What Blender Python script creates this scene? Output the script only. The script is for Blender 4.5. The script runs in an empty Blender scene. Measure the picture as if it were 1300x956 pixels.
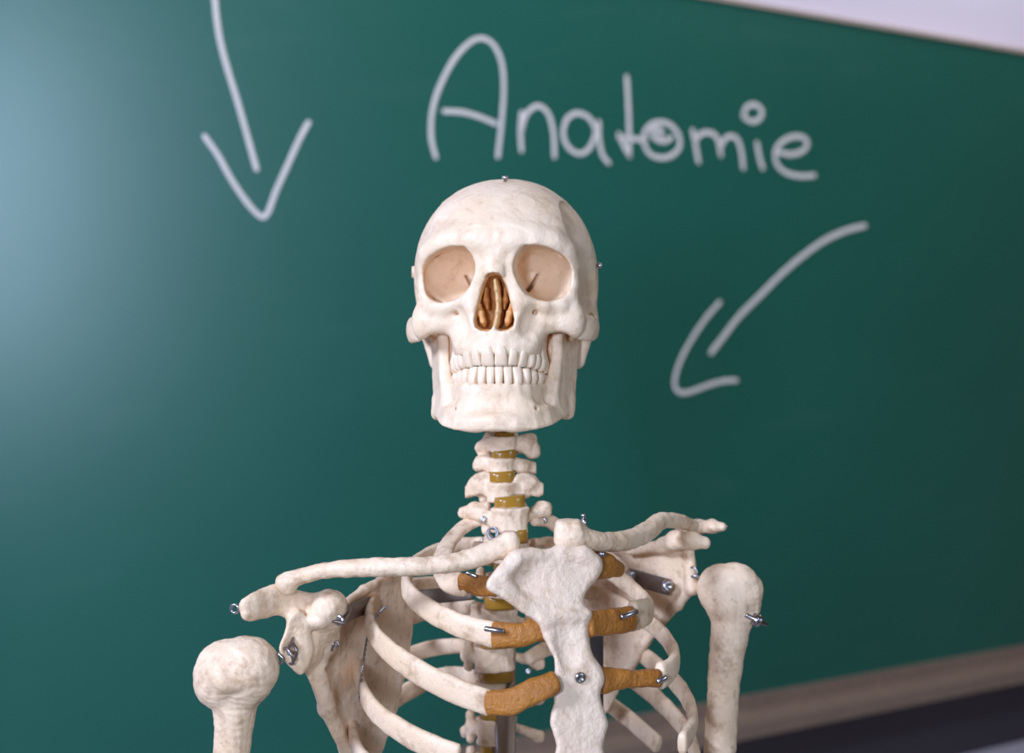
import bpy, math, random
import numpy as np
from mathutils import Vector, noise as mnoise

# ---------------------------------------------------------------- frame
# working units: millimetres, camera lens at the origin looking along +Y; Blender = mm/1000 + camera height
F = 1900.0            # focal length in pixels of the 1300 px wide frame
CX, CY = 650.0, 433.0
CAMH = 1.55
def P(px, py, Y):
    return np.array([(px-CX)/F*Y, Y, -(py-CY)/F*Y])
def toW(p):
    return (p[0]*.001, p[1]*.001, p[2]*.001+CAMH)
col = bpy.context.scene.collection

# ---------------------------------------------------------------- materials
def new_mat(name):
    m = bpy.data.materials.new(name); m.use_nodes = True
    nt = m.node_tree; nt.nodes.clear()
    out = nt.nodes.new('ShaderNodeOutputMaterial'); b = nt.nodes.new('ShaderNodeBsdfPrincipled')
    nt.links.new(b.outputs[0], out.inputs[0])
    return m, nt, b
def N(nt, t, **kw):
    n = nt.nodes.new(t)
    for k, v in kw.items():
        if hasattr(n, k): setattr(n, k, v)
        else: n.inputs[k.replace('_', ' ')].default_value = v
    return n
def ramp(nt, fac, stops):
    r = nt.nodes.new('ShaderNodeValToRGB'); e = r.color_ramp.elements
    while len(e) < len(stops): e.new(.5)
    for i, (p, c) in enumerate(stops):
        e[i].position = p; e[i].color = (*c, 1)
    nt.links.new(fac, r.inputs[0]); return r
def mixc(nt, fac, a, b, blend='MIX'):
    m = nt.nodes.new('ShaderNodeMix'); m.data_type = 'RGBA'; m.blend_type = blend
    for s, v in ((0, fac), (6, a), (7, b)):
        if isinstance(v, (int, float)): m.inputs[s].default_value = v
        elif isinstance(v, tuple): m.inputs[s].default_value = (*v, 1)
        else: nt.links.new(v, m.inputs[s])
    return m.outputs[2]
def bone_mat(name, light, dark, stain, stain_amt=.5, rough=.5, bump=.25, scale=1.0, bdist=.0012):
    m, nt, b = new_mat(name)
    tc = N(nt, 'ShaderNodeTexCoord'); o = tc.outputs['Object']
    def nz(s, det=4, rg=.55):
        n = N(nt, 'ShaderNodeTexNoise'); n.inputs['Scale'].default_value = s*scale
        n.inputs['Detail'].default_value = det; n.inputs['Roughness'].default_value = rg
        nt.links.new(o, n.inputs['Vector']); return n.outputs['Fac']
    n1 = nz(28, 3); n2 = nz(75, 6, .65); n3 = nz(420, 4, .6); n4 = nz(170, 5, .7)
    base = ramp(nt, n1, [(.35, dark), (.62, light)])
    st = ramp(nt, n2, [(.51, (0, 0, 0)), (.74, (stain_amt,)*3)])
    c = mixc(nt, st.outputs[0], base.outputs[0], stain)
    sp = ramp(nt, n4, [(.60, (0, 0, 0)), (.72, (stain_amt*.6,)*3)])
    c = mixc(nt, sp.outputs[0], c, tuple(v*.8 for v in stain))
    nt.links.new(c, b.inputs['Base Color'])
    b.inputs['Roughness'].default_value = rough
    b.inputs['Specular IOR Level'].default_value = .4
    b.inputs['Subsurface Weight'].default_value = .1; b.inputs['Subsurface Radius'].default_value = (1, .55, .3); b.inputs['Subsurface Scale'].default_value = .003
    bp = N(nt, 'ShaderNodeBump'); bp.inputs['Strength'].default_value = bump; bp.inputs['Distance'].default_value = bdist
    mx = N(nt, 'ShaderNodeMath', operation='ADD'); nt.links.new(n3, mx.inputs[0]); nt.links.new(n4, mx.inputs[1])
    nt.links.new(mx.outputs[0], bp.inputs['Height']); nt.links.new(bp.outputs[0], b.inputs['Normal'])
    return m
def plain_mat(name, color, rough=.5, metal=0., bump=0., bscale=300., spec=.5, var=.0):
    m, nt, b = new_mat(name)
    b.inputs['Base Color'].default_value = (*color, 1); b.inputs['Roughness'].default_value = rough
    b.inputs['Metallic'].default_value = metal; b.inputs['Specular IOR Level'].default_value = spec
    if bump or var:
        tc = N(nt, 'ShaderNodeTexCoord'); n = N(nt, 'ShaderNodeTexNoise')
        n.inputs['Scale'].default_value = bscale; n.inputs['Detail'].default_value = 5
        nt.links.new(tc.outputs['Object'], n.inputs['Vector'])
        if bump:
            bp = N(nt, 'ShaderNodeBump'); bp.inputs['Strength'].default_value = bump; bp.inputs['Distance'].default_value = .001
            nt.links.new(n.outputs['Fac'], bp.inputs['Height']); nt.links.new(bp.outputs[0], b.inputs['Normal'])
        if var:
            r = ramp(nt, n.outputs['Fac'], [(.3, tuple(c*(1-var) for c in color)), (.7, tuple(min(1, c*(1+var)) for c in color))])
            nt.links.new(r.outputs[0], b.inputs['Base Color'])
    return m
M = {}
M['bone'] = bone_mat('bone', (.82, .63, .435), (.75, .545, .35), (.36, .20, .09), .85, .46, .4)
M['skull'] = bone_mat('skull_bone', (.85, .66, .465), (.79, .59, .385), (.46, .28, .14), .55, .44, .32)
M['sternum'] = bone_mat('sternum_bone', (.80, .63, .465), (.73, .55, .39), (.44, .27, .14), .65, .30, .38, .9, .0025)
M['tooth'] = bone_mat('tooth_enamel', (.85, .67, .48), (.80, .61, .42), (.56, .38, .2), .4, .3, .05)
M['cartilage'] = bone_mat('brown_cartilage', (.42, .165, .024), (.33, .118, .014), (.2, .065, .008), .5, .34, .55, .9, .003)
M['nasal'] = bone_mat('nasal_lining', (.66, .33, .11), (.5, .21, .06), (.34, .12, .03), .5, .5, .2)
M['septum'] = bone_mat('septum_bone', (.72, .46, .22), (.60, .34, .14), (.42, .2, .07), .4, .5, .2)
M['steel'] = plain_mat('steel', (.46, .45, .46), .28, 1.0)
M['strap'] = plain_mat('bronzed_strap', (.17, .13, .105), .42, .75, .05, 200, var=.15)
M['wire'] = plain_mat('wire_steel', (.30, .28, .28), .35, 1.0)
M['dark'] = plain_mat('dark_metal', (.05, .045, .042), .45, .3)
def disc_mat():
    m, nt, b = new_mat('amber_disc')
    b.inputs['Base Color'].default_value = (.33, .17, .02, 1); b.inputs['Roughness'].default_value = .22
    b.inputs['Subsurface Weight'].default_value = .25; b.inputs['Subsurface Radius'].default_value = (.004, .002, .0006)
    b.inputs['Subsurface Scale'].default_value = 1.0
    return m
M['disc'] = disc_mat()

# ---------------------------------------------------------------- object helpers
def mesh_obj(name, verts, faces, mat, parent=None, smooth=True, label=None):
    """verts in mm (camera frame). Origin goes to the middle of the mesh."""
    v = np.asarray(verts, dtype=np.float64)
    w = v*.001; w[:, 2] += CAMH
    c = (w.min(0)+w.max(0))/2
    me = bpy.data.meshes.new(name)
    if isinstance(faces, np.ndarray):
        nf = len(faces); k = faces.shape[1]
        me.vertices.add(len(w)); me.vertices.foreach_set('co', (w-c).ravel().astype(np.float32))
        me.loops.add(nf*k); me.loops.foreach_set('vertex_index', faces.ravel().astype(np.int32))
        me.polygons.add(nf); me.polygons.foreach_set('loop_start', np.arange(0, nf*k, k, dtype=np.int32))
        me.update(calc_edges=True)
    else:
        me.from_pydata([tuple(p) for p in (w-c)], [], faces)
    me.validate(); me.update()
    if smooth: me.polygons.foreach_set('use_smooth', [True]*len(me.polygons))
    me.materials.append(mat)
    o = bpy.data.objects.new(name, me); col.objects.link(o)
    if parent is not None:
        o.parent = parent; pw = parent['_w']
        o.location = (c[0]-pw[0], c[1]-pw[1], c[2]-pw[2])
    else:
        o.location = c
    o['_w'] = list(c)
    if label: o['label'] = label
    return o
def empty(name, p, label, cat):
    o = bpy.data.objects.new(name, None); col.objects.link(o)
    w = toW(p); o.location = w; o['_w'] = list(w); o.empty_display_size = .05
    o['label'] = label; o['category'] = cat
    return o

# ---------------------------------------------------------------- distance-field modelling
class SDF:
    def __init__(s, lo, hi, h):
        s.lo = np.array(lo, float); s.h = h
        n = np.ceil((np.array(hi, float)-s.lo)/h).astype(int)+1
        s.ax = [(s.lo[i]+np.arange(n[i])*h) for i in range(3)]
        s.d = np.full(n, 60., np.float32)
    def _op(s, prim, k, mode):
        f, lo, hi = prim
        pad = k+2.5*s.h
        sl = []
        for i in range(3):
            a = np.searchsorted(s.ax[i], lo[i]-pad); b = np.searchsorted(s.ax[i], hi[i]+pad)
            if b <= a: return s
            sl.append(slice(a, b))
        x = s.ax[0][sl[0]][:, None, None].astype(np.float32); y = s.ax[1][sl[1]][None, :, None].astype(np.float32)
        z = s.ax[2][sl[2]][None, None, :].astype(np.float32)
        g = f(x, y, z); d = s.d[tuple(sl)]
        if mode == 'sub': d = -d
        if mode == 'and':
            hh = np.maximum(k-np.abs(d-g), 0)/k; r = np.maximum(d, g)+hh*hh*k*.25
        else:
            hh = np.maximum(k-np.abs(d-g), 0)/k; r = np.minimum(d, g)-hh*hh*k*.25
        if mode == 'sub': r = -r
        s.d[tuple(sl)] = r
        return s
    def add(s, prim, k=2.): return s._op(prim, k, 'add')
    def sub(s, prim, k=2.): return s._op(prim, k, 'sub')
    def cut(s, f, k=3.):
        return s._op((f, s.lo-99, s.lo+9999), k, 'and')
    def rough(s, amp, sc=1., seed=0.):
        x, y, z = (s.ax[0][:, None, None]*sc+seed).astype(np.float32), (s.ax[1][None, :, None]*sc+seed*2).astype(np.float32), (s.ax[2][None, None, :]*sc).astype(np.float32)
        n = np.sin(x*.23+1.7*np.sin(y*.19+z*.11))*np.sin(z*.21+1.3*np.sin(x*.17))+.6*np.sin(x*.53+z*.47+2*np.sin(y*.31))*np.sin(y*.49-z*.37+1.5*np.sin(x*.29))
        s.d += (amp*n).astype(np.float32); return s
    def mesh(s, mirror=False):
        d = s.d; lo = s.lo.copy()
        if mirror:
            d = np.concatenate([d[:0:-1], d], 0); lo[0] = -s.ax[0][-1]
        return surface_nets(d, lo, s.h)
def surface_nets(d, lo, h):
    d = np.pad(d, 1, constant_values=20.); lo = lo-h
    s = d < 0
    c = np.zeros(tuple(n-1 for n in d.shape), np.uint8)
    for a in (0, 1):
        for b in (0, 1):
            for e in (0, 1):
                c += s[a:a+c.shape[0], b:b+c.shape[1], e:e+c.shape[2]]
    ids = np.argwhere((c > 0) & (c < 8)); i, j, k = ids.T
    idx = np.full(c.shape, -1, np.int64); idx[i, j, k] = np.arange(len(ids))
    cs = [(a, b, e) for a in (0, 1) for b in (0, 1) for e in (0, 1)]
    val = {q: d[i+q[0], j+q[1], k+q[2]].astype(np.float64) for q in cs}
    pos = np.zeros((len(ids), 3)); cnt = np.zeros(len(ids))
    for q in cs:
        for ax in range(3):
            if q[ax]: continue
            r = list(q); r[ax] = 1; r = tuple(r)
            va, vb = val[q], val[r]; m = (va < 0) != (vb < 0)
            t = np.where(m, va/np.where(m, va-vb, 1), 0)
            p = np.tile(np.array(q, float), (len(ids), 1)); p[:, ax] = t
            pos += p*m[:, None]; cnt += m
    v = (ids+pos/cnt[:, None])*h+lo
    F4 = []
    for ax in range(3):
        sl = [slice(1, -1)]*3; sl[ax] = slice(0, -1); sl2 = list(sl); sl2[ax] = slice(1, None)
        A = s[tuple(sl)]; m = A != s[tuple(sl2)]
        e = np.argwhere(m); off = np.ones(3, int); off[ax] = 0; e = e+off
        sg = s[e[:, 0], e[:, 1], e[:, 2]]
        u, w = (ax+1) % 3, (ax+2) % 3
        def cell(du, dw):
            q = e.copy(); q[:, u] += du; q[:, w] += dw
            return idx[q[:, 0], q[:, 1], q[:, 2]]
        qd = np.stack([cell(-1, -1), cell(0, -1), cell(0, 0), cell(-1, 0)], 1)
        qd[~sg] = qd[~sg][:, ::-1]
        F4.append(qd)
    f = np.concatenate(F4); f = f[(f >= 0).all(1)]
    # light relaxation of the vertices
    for _ in range(2):
        acc = np.zeros_like(v); n = np.zeros(len(v))
        for a in range(4):
            b = f[:, (a+1) % 4]; np.add.at(acc, f[:, a], v[b]); np.add.at(n, f[:, a], 1)
        v = v*.5+.5*acc/np.maximum(n, 1)[:, None]
    return v, f
def ell(c, r, p=2., rot=None):
    c = np.array(c, float); r = np.array(r, float)
    R = np.array(rot, float) if rot is not None else None
    def f(x, y, z):
        x, y, z = x-c[0], y-c[1], z-c[2]
        if R is not None: x, y, z = (R[0, 0]*x+R[0, 1]*y+R[0, 2]*z, R[1, 0]*x+R[1, 1]*y+R[1, 2]*z, R[2, 0]*x+R[2, 1]*y+R[2, 2]*z)
        if p == 2:
            k0 = np.sqrt((x/r[0])**2+(y/r[1])**2+(z/r[2])**2)
            k1 = np.sqrt((x/r[0]**2)**2+(y/r[1]**2)**2+(z/r[2]**2)**2)+1e-6
            return k0*(k0-1)/k1
        q = ((np.abs(x)/r[0])**p+(np.abs(y)/r[1])**p+(np.abs(z)/r[2])**p)**(1/p)
        return (q-1)*r.min()
    m = r if rot is None else np.full(3, r.max())
    return f, c-m, c+m
def cap(a, b, ra, rb=None, sc=(1, 1, 1)):
    rb = ra if rb is None else rb
    sc = np.array(sc, float); a = np.array(a, float); b = np.array(b, float)
    A, B = a/sc, b/sc; ba = B-A; L = max((ba**2).sum(), 1e-9)
    def f(x, y, z):
        x, y, z = x/sc[0]-A[0], y/sc[1]-A[1], z/sc[2]-A[2]
        t = np.clip((x*ba[0]+y*ba[1]+z*ba[2])/L, 0, 1)
        return (np.sqrt((x-t*ba[0])**2+(y-t*ba[1])**2+(z-t*ba[2])**2)-(ra+t*(rb-ra)))*sc.min()
    R = max(ra, rb)*sc
    return f, np.minimum(a, b)-R, np.maximum(a, b)+R
def chain(S, pts, rad, k=2., k0=None, sc=(1, 1, 1), mode='add'):
    for i in range(len(pts)-1):
        S._op(cap(pts[i], pts[i+1], rad[i], rad[i+1], sc), (k0 or k) if i == 0 else k, mode)
def seg2(px, py, poly, closed):
    """signed (closed) / unsigned distance to a 2D polyline, plus parameter along it"""
    n = len(poly); d2 = None; ins = None; best = None
    for i in range(n if closed else n-1):
        ax, ay = poly[i]; bx, by = poly[(i+1) % n]
        ex, ey = bx-ax, by-ay; L = ex*ex+ey*ey+1e-9
        wx, wy = px-ax, py-ay
        t = np.clip((wx*ex+wy*ey)/L, 0, 1)
        q = (wx-ex*t)**2+(wy-ey*t)**2
        if d2 is None: d2 = q; best = t+i
        else:
            best = np.where(q < d2, t+i, best); d2 = np.minimum(d2, q)
        if closed:
            c = ((ay > py) != (by > py)) & (px < ex*(py-ay)/((ey if ey != 0 else 1e-9))+ax)
            ins = c if ins is None else ins ^ c
    d = np.sqrt(d2)
    if closed: d = np.where(ins, -d, d)
    return d, best
def crom(pts, n):
    """Catmull-Rom resample of an (m,k) array"""
    p = np.asarray(pts, float); m = len(p)
    q = np.vstack([2*p[0]-p[1], p, 2*p[-1]-p[-2]])
    L = np.r_[0, np.cumsum(np.linalg.norm(np.diff(p[:, :3], axis=0), axis=1))]
    s = np.linspace(0, L[-1], n); out = []
    for x in s:
        i = min(max(np.searchsorted(L, x)-1, 0), m-2); t = (x-L[i])/max(L[i+1]-L[i], 1e-9)
        a, b, c, d = q[i:i+4]
        out.append(.5*((2*b)+(c-a)*t+(2*a-5*b+4*c-d)*t*t+(-a+3*b-3*c+d)*t**3))
    return np.array(out)
def smoothpoly(pts, n):
    p = np.asarray(pts, float); p = np.vstack([p, p[:1]])
    m = len(p); q = np.vstack([p[-2], p, p[1]])
    L = np.r_[0, np.cumsum(np.linalg.norm(np.diff(p, axis=0), axis=1))]
    out = []
    for x in np.linspace(0, L[-1], n, endpoint=False):
        i = min(max(np.searchsorted(L, x, 'right')-1, 0), m-2); t = (x-L[i])/max(L[i+1]-L[i], 1e-9)
        a, b, c, d = q[i:i+4]
        out.append(.5*((2*b)+(c-a)*t+(2*a-5*b+4*c-d)*t*t+(-a+3*b-3*c+d)*t**3))
    return [tuple(o) for o in out]
def pxplate(poly, Yf, thick, rnd=2., smooth=0):
    """plate standing in the place: an outline seen from the lens, at depth Yf(px,py), 'thick' mm thick"""
    pl = smoothpoly(poly, smooth) if smooth else poly
    A = np.array(poly, float)
    ys = [Yf(a, b) for a, b in poly]
    c = np.array([P(a, b, y) for (a, b), y in zip(poly, ys)])
    def f(x, y, z):
        px = x/y*F+CX; py = CY-z/y*F
        px, py = np.broadcast_arrays(px, py) if False else (px+0*z, py+0*x)
        d, _ = seg2(px, py, pl, True); d = d*(y/F)
        g = np.abs(y-Yf(px, py))-thick/2
        a, b = d+rnd, g+rnd
        return np.minimum(np.maximum(a, b), 0)+np.sqrt(np.maximum(a, 0)**2+np.maximum(b, 0)**2)-rnd
    return f, c.min(0)-thick-6, c.max(0)+thick+6
# swept solids -----------------------------------------------------
def sweep(pts, wid, thk, nrm, n=48, seg=16, p=2.4, capend=True, wob=0., seed=0):
    """pts (m,3); wid/thk half sizes per point; nrm: function(point)->thickness direction"""
    wid = np.broadcast_to(wid, len(pts)); thk = np.broadcast_to(thk, len(pts))
    A = crom(np.c_[np.asarray(pts, float), wid, thk], n)
    C = A[:, :3]; T = np.gradient(C, axis=0); T /= np.linalg.norm(T, axis=1)[:, None]
    V = []; rng = random.Random(seed)
    ang = np.linspace(0, 2*np.pi, seg, endpoint=False)
    ca, sa = np.cos(ang), np.sin(ang)
    ex = np.sign(ca)*np.abs(ca)**(2/p); ey = np.sign(sa)*np.abs(sa)**(2/p)
    prof = [(0, 1.)]*n
    rows = []
    for i in range(n):
        u = np.asarray(nrm(C[i]), float); u = u-T[i]*u.dot(T[i]); u /= np.linalg.norm(u)+1e-9
        b = np.cross(T[i], u)
        rows.append((C[i], T[i], u, b, A[i, 3], A[i, 4]))
    if capend:
        c, t, u, b, w, h = rows[0]; r = min(w, h)
        pre = [(c-t*r*.5, t, u, b, w*.55, h*.5), (c-t*r*.35, t, u, b, w*.82, h*.8)]
        c, t, u, b, w, h = rows[-1]; r = min(w, h)
        post = [(c+t*r*.35, t, u, b, w*.82, h*.8), (c+t*r*.5, t, u, b, w*.55, h*.5)]
        rows = pre+rows+post
    for ri, (c, t, u, b, w, h) in enumerate(rows):
        for a in range(seg):
            q = c+b*(ex[a]*w)+u*(ey[a]*h)
            if wob:
                k = mnoise.noise(Vector((q[0]*.09+seed*7, q[1]*.09, q[2]*.09)))+.5*mnoise.noise(Vector((q[0]*.25, q[1]*.25+seed, q[2]*.25)))
                q = q+(b*ex[a]+u*ey[a])*(wob*k)
            V.append(q)
    m = len(rows); Fc = []
    for i in range(m-1):
        for a in range(seg):
            Fc.append((i*seg+a, i*seg+(a+1) % seg, (i+1)*seg+(a+1) % seg, (i+1)*seg+a))
    V.append(rows[0][0]); V.append(rows[-1][0]); e = len(V)
    for a in range(seg):
        Fc.append((e-2, (a+1) % seg, a)); Fc.append((e-1, (m-1)*seg+a, (m-1)*seg+(a+1) % seg))
    return np.array(V), Fc
def join(*ms):
    V = []; Fc = []; o = 0
    for v, f in ms:
        V.append(np.asarray(v)); Fc += [tuple(int(i)+o for i in q) for q in f]; o += len(v)
    return np.vstack(V), Fc
def tube(pts, r, n=24, seg=10, up=(0.3, 0.2, 1)):
    return sweep(pts, r, r, lambda p: up, n, seg, 2.)
def lathe(c, axis, prof, seg=20):
    """prof: list of (along, radius)"""
    a = np.asarray(axis, float); a /= np.linalg.norm(a)
    u = np.cross(a, (0, 0, 1) if abs(a[2]) < .9 else (1, 0, 0)); u /= np.linalg.norm(u); b = np.cross(a, u)
    V = []; Fc = []
    for s, r in prof:
        for k in range(seg):
            t = 2*math.pi*k/seg; V.append(np.asarray(c)+a*s+(u*math.cos(t)+b*math.sin(t))*r)
    m = len(prof)
    for i in range(m-1):
        for k in range(seg): Fc.append((i*seg+k, i*seg+(k+1) % seg, (i+1)*seg+(k+1) % seg, (i+1)*seg+k))
    Fc.append(tuple(range(seg))[::-1]); Fc.append(tuple((m-1)*seg+k for k in range(seg)))
    return np.array(V), Fc
def box(lo, hi):
    x0, y0, z0 = lo; x1, y1, z1 = hi
    v = [(x, y, z) for x in (x0, x1) for y in (y0, y1) for z in (z0, z1)]
    return np.array(v, float), [(0, 1, 3, 2), (4, 6, 7, 5), (0, 4, 5, 1), (2, 3, 7, 6), (0, 2, 6, 4), (1, 5, 7, 3)]
def bolt(c, axis, r, h=2.5):
    return lathe(c, axis, [(-1, r*.9), (0, r), (h*.6, r), (h, r*.8), (h, r*.42), (h*.55, r*.38), (h*.55, r*.05)], 18)
def ring(c, axis, R, r, a0=0, a1=360, n=28):
    a = np.asarray(axis, float); a /= np.linalg.norm(a)
    u = np.cross(a, (0, 0, 1) if abs(a[2]) < .9 else (1, 0, 0)); u /= np.linalg.norm(u); b = np.cross(a, u)
    t = np.radians(np.linspace(a0, a1, n))
    pts = [np.asarray(c)+R*(u*math.cos(k)+b*math.sin(k)) for k in t]
    return sweep(pts, r, r, lambda p: a, n, 8, 2.)

# ================================================================= SKELETON
ROOT = empty('anatomical_skeleton', np.array([-8., 1150., -CAMH*1000]),
             'cream white human teaching skeleton with wired joints standing before the chalkboard', 'skeleton')

# ---- skull frame: u to the right of the picture, v backwards, w up; origin at the base of the nose opening
PSI = math.radians(5.0); cps, sps = math.cos(PSI), math.sin(PSI)
ROLL = math.radians(0.6); crl, srl = math.cos(ROLL), math.sin(ROLL)
def SK(v3):
    v3 = np.asarray(v3, float); u, v, w = v3[..., 0], v3[..., 1], v3[..., 2]
    u, w = u*crl-w*srl, u*srl+w*crl
    return np.stack([-12.1+u*cps+v*sps, 1000-u*sps+v*cps, 7.9+w], -1)

def build_cranium():
    S = SDF((0, -8, -44), (74, 192, 112), .9)
    S.add(ell((0, 98, 35), (67, 90, 75), 2.15), 2)
    S.add(ell((0, 52, 53), (51.5, 42.5, 40), 2.4), 16)
    # flatten the base of the skull
    def base(x, y, z): return (-(z+6)-.10*(y-90))*.98+0*x
    S.cut(base, 12)
    # temporal hollow with a crisp temporal line
    tf = smoothpoly([(32, 44), (29.5, 54), (29.5, 65), (33.5, 76), (46, 86), (72, 91), (100, 86), (118, 60), (110, 20), (60, -8), (38, 4), (33, 28)], 60)
    yy = S.ax[1][None, :, None]; zz = S.ax[2][None, None, :]; xx = S.ax[0][:, None, None]
    rg, _ = seg2(yy+0*zz, zz+0*yy, tf, True)
    dep = np.clip(9.-(yy-34)*.2, 0, 9.)*np.clip((xx-26)/8, 0, 1)
    hh = -rg*1.15
    S.d = np.maximum(S.d, np.minimum(hh, S.d+dep)).astype(np.float32)
    S.sub(ell((79, 52, 18), (30.5, 36, 30)), 6)
    S.sub(ell((70, 46, -18), (38, 34, 34)), 6)
    # mastoid process
    S.add(cap((55, 98, 6), (51, 93, -23), 11, 6), 8)
    # maxilla
    S.add(ell((0, 30, 6), (25, 26, 22), 2.4), 8)
    S.add(cap((17, 12, 16), (21, 13, -8), 7, 8), 8)
    # zygoma and its processes
    S.add(cap((30, 22, 7), (46, 27, 6), 9, 8.5), 8)
    S.add(ell((48, 28, 5), (11.5, 8.5, 12.5), 2.2), 8)
    chain(S, [(48.8, 27, 15), (51, 31.5, 31), (50.6, 30, 43), (46, 25, 53)], [6, 3.2, 3.4, 4.8], 6)
    # zygomatic arch, a flattened bar
    ar = crom([(46, 27, 4, 4.6), (54, 33, 2.5, 4.3), (60.5, 42, 1, 4.0), (64, 54, 0, 3.6), (65, 68, 1, 3.3), (63.5, 82, 4, 3.4), (59, 96, 8, 4)], 40)
    for i in range(39): S.add(cap(ar[i, :3], ar[i+1, :3], ar[i, 3], ar[i+1, 3], (1, 1, 2.35)), .4 if i else 5)
    # brow
    chain(S, [(5, 10.5, 59), (15, 10.5, 60.5), (27, 13.5, 61), (38, 18, 58.5), (46.5, 24, 52.5)], [5.2, 5.2, 4.8, 4.6, 4.6], 10, 16)
    S.add(ell((0, 18, 60), (14, 11.5, 13)), 14)
    # nasal bridge and frontal process of the maxilla
    S.add(cap((0, 15, 54), (0, 1.2, 38), 6.5, 2.8), 9)
    S.add(cap((5, 13.5, 50), (4.6, 4, 37), 5, 2.2), 7)
    chain(S, [(10.5, 15, 48), (12, 11, 34), (15.5, 8.5, 18), (17, 7.5, 5)], [5.5, 4.6, 4.6, 5.5], 6)
    # lower rim of the eye socket
    chain(S, [(15, 11, 22.5), (22, 12.5, 18), (32, 15, 15.5), (42, 20, 16), (48, 25.5, 22)], [4.4, 4.2, 4.4, 4.8, 5], 5)
    # alveolar arch
    arch = [(-6, 3.6), (0, 3.2), (6, 3.6), (13, 6.5), (20, 12), (25.5, 21), (28, 32), (28.5, 44)]
    def alve(x, y, z):
        d, _ = seg2(x+0*y, y+0*x, arch, False)
        zt = -16.8-.085*(y-3); zc, hz = (6+zt)/2, (6-zt)/2
        a, b = d-4.4+1.8, np.abs(z-zc)-hz+1.8
        return np.minimum(np.maximum(a, b), 0)+np.sqrt(np.maximum(a, 0)**2+np.maximum(b, 0)**2)-1.8
    S.add((alve, (-2, -3, -24), (36, 52, 8)), 7)
    # root bulges over the upper teeth
    for (u, v, top, r) in ((4.6, .2, -2, 2.0), (12, 3, -2, 1.8), (18.3, 7.6, 3, 2.6), (23.2, 14, -4, 2.), (26.6, 21, -6, 2.), (28.6, 30, -8, 2.4)):
        S.add(cap((u, v+1.3, -14), (u*.97, v+3.4, top), r, r*.7), 4)
    # canine hollow and the hollow under the cheekbone
    S.sub(ell((26, 6.0, 3), (8, 5, 9)), 9)
    S.sub(ell((43, 30, -21), (11.5, 26, 19)), 5)
    # pterygoid plates
    S.add(cap((15, 56, 2), (14, 53, -21), 5, 4), 4)
    S.add(cap((50.3, 34, 37), (39, 60, 36), 2.8, 6, (1, 1, 4.6)), 4)
    S.add(cap((49, 33, 46), (38, 60, 42), 2.6, 5, (1, 1, 2)), 4)
    # eye socket
    op = smoothpoly([(a if a < 31.5 else 31.5+(a-31.5)*1.06, b) for a, b in [(13.3, 41), (14.5, 48), (18.5, 53.6), (24, 55.8), (31, 55.4), (38.5, 53), (45.5, 48.5), (49.6, 42), (50, 35), (48.3, 27), (44.6, 21.8), (38, 19.3), (30, 19.6), (23.5, 23), (18, 28.5), (14.5, 34.5)]], 48)
    def orb(x, y, z):
        t = np.clip((y-32)/28, -1, 1); tp = np.maximum(t, 0)
        s = 1-.80*tp**1.9+np.maximum(-t, 0)*.03
        uc = 31.5-9.5*tp; wc = 37.6-1.0*tp
        d, _ = seg2((x-uc)/s+31.5+0*z, (z-wc)/s+37.6+0*x, op, True)
        return np.maximum(d*s*.8, y-59.5)
    S.sub((orb, (6, -8, 12), (58, 62, 62)), 1.2)
    # slit at the back of the socket
    S.sub(cap((18.5, 56, 26.5), (25.5, 58, 38.5), 1.7, 1.1, (1, 9, 1)), .8)
    # nose opening
    pear = [(0, 38), (4.2, 37), (7.0, 31.8), (9.9, 23), (12.4, 13), (13.7, 6), (12.8, 1.4), (8.8, -1.0), (4, -1.2), (0, .6)]
    pear = pear+[(-a, b) for a, b in pear[-2:0:-1]]
    def nose(x, y, z):
        d, _ = seg2(x+0*z, z+0*x, pear, True)
        return np.maximum(d+.05*np.maximum(y-6, 0), y-56)+0*y
    S.sub((nose, (-1, -8, -3), (16, 58, 40)), 1.6)
    S.add(cap((0, 9, -3), (0, -1.4, 1.2), 3, 1.1), 2.)          # nasal spine
    # small openings
    S.sub(cap((28.5, 8, 9.5), (25.5, 16, 12), 1.9, 1.7), 1.2)
    S.sub(cap((21, 4, 54), (21, 14, 54.5), 1.2, 1.2), 3)
    S.rough(.16, 1.1, 3.)
    v, f = S.mesh(True)
    return mesh_obj('cranium', SK(v), f, M['skull'], ROOT)
CRAN = build_cranium()

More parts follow.
